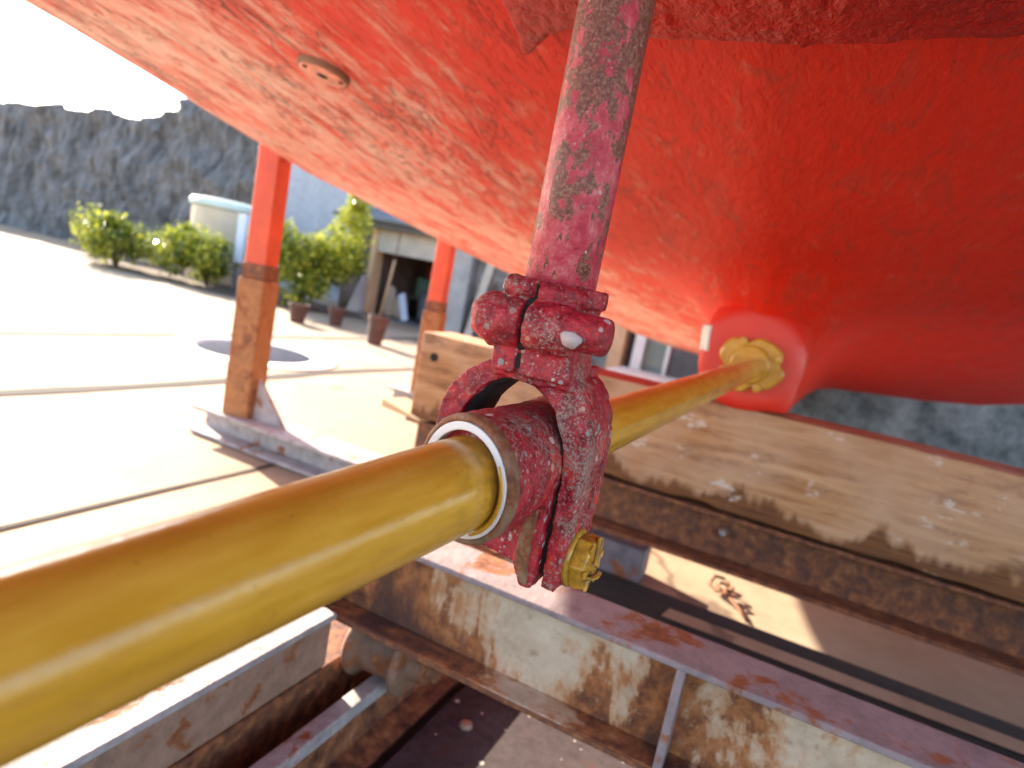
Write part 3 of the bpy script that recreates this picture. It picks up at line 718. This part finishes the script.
# timber and channel behind
tm = thing('cradle_timber', (-1.03, 1.61, .266), 'weathered tan timber beam across the cradle under the skeg', 'timber beam')
bm = bmesh.new(); NX_ = 120; rows = []
for i in range(NX_+1):
    x = -1.03+2.4*i/NX_; row = []
    for (y, z) in ((1.61, .266), (1.61, .30), (1.61, .36), (1.61, .43), (1.61, .49), (1.61, .522), (1.66, .523), (1.71, .523), (1.77, .522), (1.81, .515), (1.81, .39), (1.81, .266), (1.71, .266)):
        n_ = noise.noise(Vector((x*3, y*11, z*11))); k = .005*n_
        e = .010*max(0, noise.noise(Vector((x*9, 3, 1)))) if (y, z) in ((1.61, .266), (1.61, .522)) else 0
        row.append(bm.verts.new((x, y-k*(1 if y < 1.62 else 0)+e, z-(e*.8 if z > .5 else -e)+(k*.5 if z > .5 else 0))))
    rows.append(row)
for a, b in zip(rows, rows[1:]):
    for k in range(len(a)): bm.faces.new((a[k], a[(k+1) % len(a)], b[(k+1) % len(a)], b[k]))
bm.faces.new(rows[0]); bm.faces.new(rows[-1][::-1])
obj('timber', bm, WOOD, tm, False, .004)
bm = bmesh.new(); lathe(bm, [(-.004, .0125), (.0, .0125)], (-.978, 1.6085, .455), (0, 1, 0), 20); obj('bolt_hole', bm, DARKHOLE, tm)
ch = thing('channel_beam', (-1.04, 1.61, .115), 'rusty brown channel beam under the tan cradle timber', 'steel beam')
obj('channel', channel_bm(-1.045, 1.40, 1.612, 1.70, .116, .256, .011), RUST, ch, False, .003)
bm = bmesh.new(); lathe(bm, [(0, .013), (-.012, .013), (-.013, .010)], (-.09, 1.689, .195), (0, 1, 0), 6); lathe(bm, [(-.01, .007), (-.022, .0068)], (-.09, 1.689, .195), (0, 1, 0), 14)
obj('channel_bolt', bm, MAUVE, ch, False, .001)
for i, (x0, x1, lb) in enumerate(((-.66, -.262, 'grey-brown steel block under the channel beam behind the gold foot bolt'), (1.02, 1.34, 'grey-brown steel block under the right end of the channel beam'))):
    bm = bmesh.new(); box(bm, x0, x1, 1.632, 1.73, .002, .092)
    tag(obj('support_block', bm, BLOCKM, None, False, .006), lb, 'block', 'blocks under the channel beam')
bm = bmesh.new(); rr_ = random.Random(5); c = Vector((-.085, 1.80, .014)); pts = []
for k in range(26):
    a = k*.62; pts.append(c+Vector((.030*math.cos(a)*(1-.02*k)+.002*k+rr_.uniform(-.008, .008), .034*math.sin(a)-.003*k+rr_.uniform(-.008, .008), .010*abs(math.sin(a*.7)))))
pts += [c+Vector((.075, -.11, -.004)), c+Vector((.10, -.15, -.009))]
tube(bm, pts, .0045, 8)
tag(obj('rusty_wire', bm, RUSTD, None, True), 'dark twisted scrap of rusty wire lying on the sunlit concrete under the channel beam', 'scrap')
bm = bmesh.new()
prism(bm, [(-1.15, .257), (-.97, .257), (-.97, .265), (-1.15, .285)], 'Y', 1.60, 1.70)
bmesh.ops.rotate(bm, verts=bm.verts, cent=(-1.0, 1.65, .26), matrix=Matrix.Rotation(R(-14), 3, 'Z'))
tag(obj('wooden_wedge', bm, TAN, None, False, .003), 'pale wooden wedge driven under the left end of the timber', 'wedge')

# ------------------------------------------------------------------ hull props
def prop(x, y, ztop, zj, label):
    t = thing('hull_prop', (x, y, 0), label, 'prop', 'red-topped props holding the hull')
    bm = bmesh.new(); M_ = Matrix.Translation((x, y, 0)) @ Matrix.Rotation(R(14), 4, 'Z')
    box(bm, -.039, .039, -.039, .039, zj-.15, ztop+.03, M_); obj('red_post', bm, ORANGE, t, False, .006, 3)
    bm = bmesh.new(); box(bm, -.048, .048, -.048, .048, .098, zj-.05, M_); obj('steel_socket', bm, SOCKET, t, False, .007, 3)
    bm = bmesh.new(); box(bm, -.043, .043, -.043, .043, zj-.05, zj, M_); obj('collar', bm, RUST, t, False, .004)
    bm = bmesh.new(); prism(bm, [(x+.055, .10), (x+.20, .10), (x+.065, .24)], 'Y', y-.006, y+.006); obj('gusset', bm, MAUVE, t, False, .001)
    bm = bmesh.new(); prism(bm, [(y-.07, .004), (y+.07, .004), (y+.07, .016), (y+.008, .02), (y+.008, .084), (y+.07, .088), (y+.07, .1), (y-.07, .1), (y-.07, .088), (y-.008, .084), (y-.008, .02), (y-.07, .016)], 'X', x-.16, x+.62)
    obj('foot_beam', bm, MAUVE, t, False, .002)
prop(-1.68, 1.585, 1.0, .615, 'red-topped orange steel prop standing nearest at the left edge of the hull')
prop(-1.68, 2.70, .85, .56, 'red-topped orange steel prop farther back behind the timber end')
prop(1.46, 1.60, .938, .61, 'red-topped orange steel prop on the starboard side of the hull')

# ------------------------------------------------------------------ yard beyond
def bush(x, y, z, rx, ry, h, n, label, mats=(None,), cat='bush', seed=1, leaf=.055, spires=()):
    rnd = random.Random(seed)
    t = thing('leafy_bush', (x, y, z), label, cat, 'bushes in front of the yard wall')
    bm = bmesh.new(); bm2 = bmesh.new()
    blobs = [(rnd.uniform(-.7, .7)*rx, rnd.uniform(-.6, .6)*ry, h*rnd.uniform(.25, .75), rnd.uniform(.14, .38)*rx) for _ in range(17)]
    blobs += [(a*rx, b*ry, c*h, d*rx) for a, b, c, d in spires]
    for i in range(n):
        b = rnd.choice(blobs); d = Vector((rnd.gauss(0, 1), rnd.gauss(0, 1), rnd.gauss(0, 1))).normalized()*b[3]*rnd.uniform(.55, 1.12)
        p = Vector((x+b[0], y+b[1], z+max(.04, b[2]+d.z))); p.x += d.x; p.y += d.y
        s = leaf*rnd.uniform(.45, 1.5); q = Matrix.Rotation(rnd.uniform(0, 2*PI), 3, 'Z') @ Matrix.Rotation(rnd.uniform(-.9, 1.1), 3, 'Y')
        tgt = bm2 if (rnd.random() < .5+.5*max(0, (p.x-x)/rx)*(p.z-z)/h) else bm  # bright yellow leaves paint in sunlight, thicker toward the upper right
        v = [tgt.verts.new(p+q @ Vector(c)*s) for c in ((0, 0, 0), (.5, .34, .08), (1, 0, -.05), (.5, -.34, .08))]
        tgt.faces.new((v[0], v[1], v[2])); tgt.faces.new((v[0], v[2], v[3]))
    me = []
    for nm, b_, m_ in (('foliage', bm, LEAF1), ('sunlit_foliage', bm2, LEAF2)):
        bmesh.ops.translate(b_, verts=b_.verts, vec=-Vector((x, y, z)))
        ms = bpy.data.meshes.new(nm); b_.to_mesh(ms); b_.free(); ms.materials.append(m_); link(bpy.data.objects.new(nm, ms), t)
    bm = bmesh.new()
    for i in range(6):
        a = rnd.uniform(0, 2*PI); e = Vector((x+math.cos(a)*rx*.5, y+math.sin(a)*ry*.5, z+h*.6))
        tube(bm, [(x, y, z), (x+(e.x-x)*.3, y+(e.y-y)*.3, z+h*.3), e], [.018, .013, .006], 6)
    obj('stem', bm, BARK, t, True)
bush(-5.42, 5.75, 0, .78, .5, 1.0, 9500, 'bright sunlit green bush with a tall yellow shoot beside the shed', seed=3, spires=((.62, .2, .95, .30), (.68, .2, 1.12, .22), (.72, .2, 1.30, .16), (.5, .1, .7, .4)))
bush(-6.75, 5.55, 0, .62, .5, .84, 5000, 'darker green bush below the tan tank at the far left', seed=9)
bush(-7.95, 5.2, 0, .6, .5, .8, 5000, 'green bush beyond the tank outside the left of the yard', seed=12)
def pot(x, y, r, h, label, tilt=0):
    bm = bmesh.new()
    lathe(bm, [(0, r*.72), (h*.8, r*.95), (h*.81, r*1.06), (h, r*1.08), (h, r*.92), (h*.72, r*.86)], (x, y, .004), (0, tilt, 1), 28)
    t = thing('plant_pot', (x, y, 0), label, 'pot', 'rust-brown pots along the planting edge')
    obj('pot_body', bm, POT, t, True, .003)
    bm = bmesh.new(); lathe(bm, [(h*.74, r*.86), (h*.8, r*.5), (h*.82, .001)], (x, y, .004), (0, tilt, 1), 20); obj('pot_soil', bm, SOIL, t, True)
pot(-4.30, 4.56, .088, .17, 'small rust-brown pot under the middle of the sunlit bush')
pot(-4.20, 4.97, .080, .17, 'small rust-brown pot at the right foot of the sunlit bush')
pot(-3.32, 4.45, .085, .24, 'tallest rust-brown pot standing alone nearest the shed door', .1)
mh = thing('manhole_cover', (-3.05, 2.92, 0), 'dark blue-grey round cover in a pale cement ring behind the nearest prop', 'cover')
bm = bmesh.new(); lathe(bm, [(.004, .33), (.010, .33), (.012, .315)], (-3.05, 2.92, 0), (0, 0, 1), 48); obj('cover_plate', bm, DISCM, mh, True)
bm = bmesh.new(); lathe(bm, [(.004, .332), (.004, .50), (.008, .49), (.009, .333)], (-3.05, 2.92, 0), (0, 0, 1), 48, closed=True); obj('cement_ring', bm, PALEC, mh, True)
# tank and panel at far left
tk = thing('water_tank', (-6.95, 6.3, 0), 'tan round tank with a pale green lid behind the left bush', 'tank')
bm = bmesh.new(); lathe(bm, [(.0, .40), (.9, .41), (.965, .41)], (-7.45, 6.3, .004), (0, 0, 1), 40); obj('tank_body', bm, TANK, tk, True, .01)
bm = bmesh.new(); lathe(bm, [(.972, .44), (1.03, .45), (1.07, .42), (1.09, .30), (1.10, .05)], (-7.45, 6.3, .004), (0, 0, 1), 40); obj('tank_lid', bm, LIDG, tk, True, .004)
pb = thing('hoarding', (-6.35, 5.62, 0), 'pale blue flat hoarding standing on legs beside the left bush', 'hoarding')
bm = bmesh.new(); box(bm, -6.40, -6.27, 5.60, 5.66, .36, .93); obj('panel_face', bm, PANEL, pb, False, .006)
for xx in (-6.385, -6.285):
    bm = bmesh.new(); box(bm, xx-.012, xx+.012, 5.61, 5.65, .004, .358); obj('leg', bm, SLATE, pb, False, .003)
# walls behind
bm = bmesh.new(); rows = []
for i in range(171):
    x = -21+12.95*i/170; top = 2.35+.5*smooth(-11.5, -9.2, x)+.10*noise.noise(Vector((x*1.1, 2, 2)))+.02*noise.noise(Vector((x*6, 2, 8))); row = []
    for k in range(41):
        z = top*k/40; v = Vector((x*.9, z*.55, 3))
        d = .34*(1-abs(noise.noise(v*1.3)))+.22*(1-abs(noise.noise(v*3.1+Vector((5, 0, 0)))))+.10*(1-abs(noise.noise(Vector((x*6, z*2.2, 1)))))+.05*noise.noise(Vector((x*14, z*9, 6)))
        row.append(bm.verts.new((x, 7.75-d+.10*z, z)))
    rows.append(row)
for a, b in zip(rows, rows[1:]):
    for k in range(40): bm.faces.new((a[k], a[k+1], b[k+1], b[k]))
o = obj('rock_face', bm, ROCK, None, False); m = o.modifiers.new('sol', 'SOLIDIFY'); m.thickness = .3; m.offset = -1
tag(o, 'dark grey streaked rock face behind the tank at far left', 'rock')
bm = bmesh.new(); box(bm, -8.05, -5.72, 7.42, 7.62, 0, 3.2); tag(obj('rendered_wall', bm, BLUEW, None, False, .01), 'pale blue-grey rendered wall behind the sunlit bush', 'wall')

sd = thing('storage_shed', (-4.3, 6.8, 0), 'low grey storage shed with a dark open bay and slate eave', 'shed')
def sb(name, a, mat, bv=.006, parent=sd):
    return obj(name, BX(*a), mat, parent, False, bv)
# stone pier at the left end, rough
bm = bmesh.new(); box(bm, -5.70, -5.30, 6.74, 8.6, 0, 1.2)
bmesh.ops.subdivide_edges(bm, edges=bm.edges, cuts=9, use_grid_fill=True)
for v in bm.verts: v.co += Vector((noise.noise(v.co*5), noise.noise(v.co*5+Vector((7, 0, 0))), 0))*.035
obj('stone_pier', bm, BROWNW, sd, True)
bm = bmesh.new(); prism(bm, [(-5.46, 0), (-5.24, 0), (-5.27, .50)], 'Y', 6.60, 6.73); obj('buttress', bm, GREY, sd, False, .02)
sb('door_jamb', (-5.298, -5.215, 6.72, 6.90, 0, 1.15), TAN)
sb('lintel', (-5.21, -4.17, 6.74, 6.94, .815, 1.205), BEIGE)
sb('eave_board', (-5.75, -1.0, 6.58, 6.70, 1.10, 1.16), SLATE)
bm = bmesh.new(); prism(bm, [(6.50, 1.165), (9.0, 1.75), (9.0, 1.80), (6.50, 1.205)], 'X', -5.8, 4.6); obj('roof', bm, SLATE, sd, False, .004)
sb('bay_back_wall', (-5.29, -4.12, 8.4, 8.5, 0, 1.6), INNER)
sb('bay_floor', (-5.29, -4.12, 6.5, 8.39, .004, .012), SLATE, .001)
sb('bay_side_wall', (-4.165, -4.10, 6.80, 8.39, 0, 1.16), INNER)
sb('corner_pier', (-4.095, -3.80, 6.74, 7.0, 0, 1.205), GREY, .02)
bm = bmesh.new(); box(bm, -3.795, -2.30, 6.79, 7.0, 0, 1.205); obj('mottled_wall', bm, MOTTLE, sd, False, .01)
sb('low_wall', (-2.295, -1.96, 6.79, 7.0, 0, .10), MOTTLE)
sb('side_window', (-2.29, -1.965, 6.86, 6.90, .105, 1.08), GLASS, .002)
sb('tan_post', (-1.955, -1.80, 6.74, 6.94, 0, 1.09), TAN)
wn_ = sb('glazed_door', (-1.58, -1.36, 6.85, 6.90, .02, 1.08), GLASS, .002)
sb('door_frame', (-1.70, -1.585, 6.78, 6.95, 0, 1.09), WHITEP)
sb('door_mullion', (-1.355, -1.31, 6.80, 6.92, 0, 1.09), WHITEP)
sb('dark_reveal', (-1.795, -1.705, 6.90, 6.97, 0, 1.09), INNER)
sb('shutter', (-1.305, -.45, 6.84, 6.92, 0, 1.09), SLATE)
sb('end_wall', (-.445, 4.5, 6.79, 7.0, 0, 1.205), MOTTLE)
tag(obj('door_step', BX(-1.75, -.5, 6.1, 6.7, .002, .10), PALEC, None, False, .008), 'pale cement step below the glazed shed door', 'step')
# things in the bay
tag(obj('red_crate', BX(-4.98, -4.66, 7.6, 7.9, .60, .86), REDBOX, None, False, .015), 'dull red crate high in the dark shed bay', 'crate')
tag(obj('green_chest', BX(-5.05, -4.45, 7.5, 7.95, .32, .58), GREENBX, None, False, .02), 'dull green chest on the bench in the dark shed bay', 'chest')
bn = thing('work_bench', (-4.75, 7.6, 0), 'dark bench standing inside the shed bay', 'bench')
obj('bench_top', BX(-5.15, -4.3, 7.4, 8.1, .28, .315), BROWNW, bn, False, .005)
for xx, yy in ((-5.1, 7.45), (-4.35, 7.45), (-5.1, 8.05), (-4.35, 8.05)): obj('leg', BX(xx-.025, xx+.025, yy-.025, yy+.025, .012, .279), BROWNW, bn, False, .004)
def sack(x, y, z, sx, sz, label):
    bm = bmesh.new(); bmesh.ops.create_uvsphere(bm, u_segments=20, v_segments=14, radius=1)
    for v in bm.verts:
        c = v.co.copy(); c.x = abs(c.x)**.8*(1 if c.x > 0 else -1); v.co = Vector((x+c.x*sx, y+c.y*sx*.7, z+(max(c.z, -.75)+.75)/1.75*sz))+Vector((noise.noise(c*3), noise.noise(c*3+Vector((5, 0, 0))), 0))*.025
    tag(obj('sack', bm, SACK, None, True), label, 'sack', 'sacks in the shed bay')
sack(-5.08, 7.0, .013, .085, .40, 'tall beige sack just inside the shed bay beside its jamb')
sack(-4.93, 7.02, .013, .10, .30, 'shorter beige sack at the foot of the wooden pole')
bm = bmesh.new(); box(bm, -.05, .05, -.012, .012, 0, .36, Matrix.Translation((-4.70, 6.86, .014)) @ Matrix.Rotation(R(-24), 4, 'Y') @ Matrix.Rotation(R(-8), 4, 'X'))
tag(obj('loose_board', bm, PANEL, None, False, .004), 'short pale blue board leaning over inside the shed bay', 'board')
bm = bmesh.new(); lathe(bm, [(0, .12), (.10, .124), (.11, .118), (.30, .124), (.31, .118), (.42, .12), (.42, .10), (.40, .005)], (-4.52, 7.05, .013), (0, 0, 1), 28)
tag(obj('steel_drum', bm, DRUM, None, True), 'small dark grey drum on the floor of the shed bay', 'drum')
for k, (x_, w__, h__, lb) in enumerate(((-3.62, .10, .92, 'pale plank leaning on the mottled shed wall, tallest of three'), (-3.46, .07, .70, 'thin brown plank leaning on the mottled shed wall between two others'), (-3.33, .12, .52, 'short broad grey plank leaning on the mottled shed wall'))):
    bm = bmesh.new(); box(bm, -w__/2, w__/2, -.012, .012, 0, h__, Matrix.Translation((x_, 6.60, .005)) @ Matrix.Rotation(R(-9), 4, 'X') @ Matrix.Rotation(R(4-5*k), 4, 'Y'))
    tag(obj('leaning_plank', bm, (BEIGE, BROWNW, GREY)[k], None, False, .003), lb, 'plank', 'planks against the shed wall')
bm = bmesh.new(); tube(bm, [(-3.76, 6.715, .004), (-3.76, 6.715, .9), (-3.76, 6.70, 1.09)], .028, 14); obj('drain_pipe', bm, SLATE, sd, True)
wp = thing('wooden_pole', (-4.72, 6.55, 0), 'thin wooden pole with a thick lower grip leaning on the shed lintel', 'pole')
bm = bmesh.new(); tube(bm, [(-4.80, 6.46, .004), (-4.79, 6.52, .40), (-4.78, 6.56, .74)], .016, 12); obj('grip', bm, TAN, wp, True)
bm = bmesh.new(); tube(bm, [(-4.78, 6.56, .742), (-4.775, 6.575, .95), (-4.77, 6.58, 1.09)], .007, 10); obj('shank', bm, BARK, wp, True)

# ------------------------------------------------------------------ light, sky, camera
to_sun = Vector((-.95, .31, 0)).normalized()
ELEV = R(25)
sun = bpy.data.lights.new('sun', 'SUN'); sun.energy = 5; sun.angle = R(.53); sun.color = (1, .88, .70)
so = link(bpy.data.objects.new('sun', sun))
dirv = Vector((to_sun.x*math.cos(ELEV), to_sun.y*math.cos(ELEV), math.sin(ELEV)))
so.rotation_euler = dirv.to_track_quat('Z', 'Y').to_euler()
w = bpy.data.worlds.new('World'); S.world = w; w.use_nodes = True
sky = w.node_tree.nodes.new('ShaderNodeTexSky'); sky.sky_type = 'NISHITA'; sky.sun_disc = False
sky.sun_elevation = ELEV; sky.sun_rotation = math.atan2(to_sun.x, to_sun.y); sky.ground_albedo = .4
bg = w.node_tree.nodes['Background']; bg.inputs[1].default_value = .15
w.node_tree.links.new(sky.outputs[0], bg.inputs[0])

cam = bpy.data.cameras.new('camera'); co = link(bpy.data.objects.new('camera', cam)); S.camera = co
cam.sensor_width = 36; cam.lens = 36*640/1024; cam.clip_start = .01; cam.clip_end = 500
p_, r_, y_ = R(-8.5), R(11.0), R(24.0)
f0 = Vector((-math.sin(y_), math.cos(y_), 0)); r0 = Vector((math.cos(y_), math.sin(y_), 0)); u0 = Vector((0, 0, 1))
f = f0*math.cos(p_)+u0*math.sin(p_); u = u0*math.cos(p_)-f0*math.sin(p_)
Rt = r0*math.cos(r_)+u*math.sin(r_); Up = -r0*math.sin(r_)+u*math.cos(r_)
mw = Matrix((Rt, Up, -f)).transposed().to_4x4(); mw.translation = (0, 0, H); co.matrix_world = mw
cam.dof.use_dof = True; cam.dof.focus_distance = .405; cam.dof.aperture_fstop = 6.8

S.render.engine = 'CYCLES'
S.cycles.max_bounces = 10; S.cycles.diffuse_bounces = 6; S.cycles.glossy_bounces = 4; S.cycles.use_denoising = True
S.cycles.sample_clamp_indirect = 8
vs = S.view_settings; vs.view_transform = 'Standard'; vs.look = 'None'; vs.exposure = 2.2; vs.gamma = 1; vs.use_curve_mapping = False
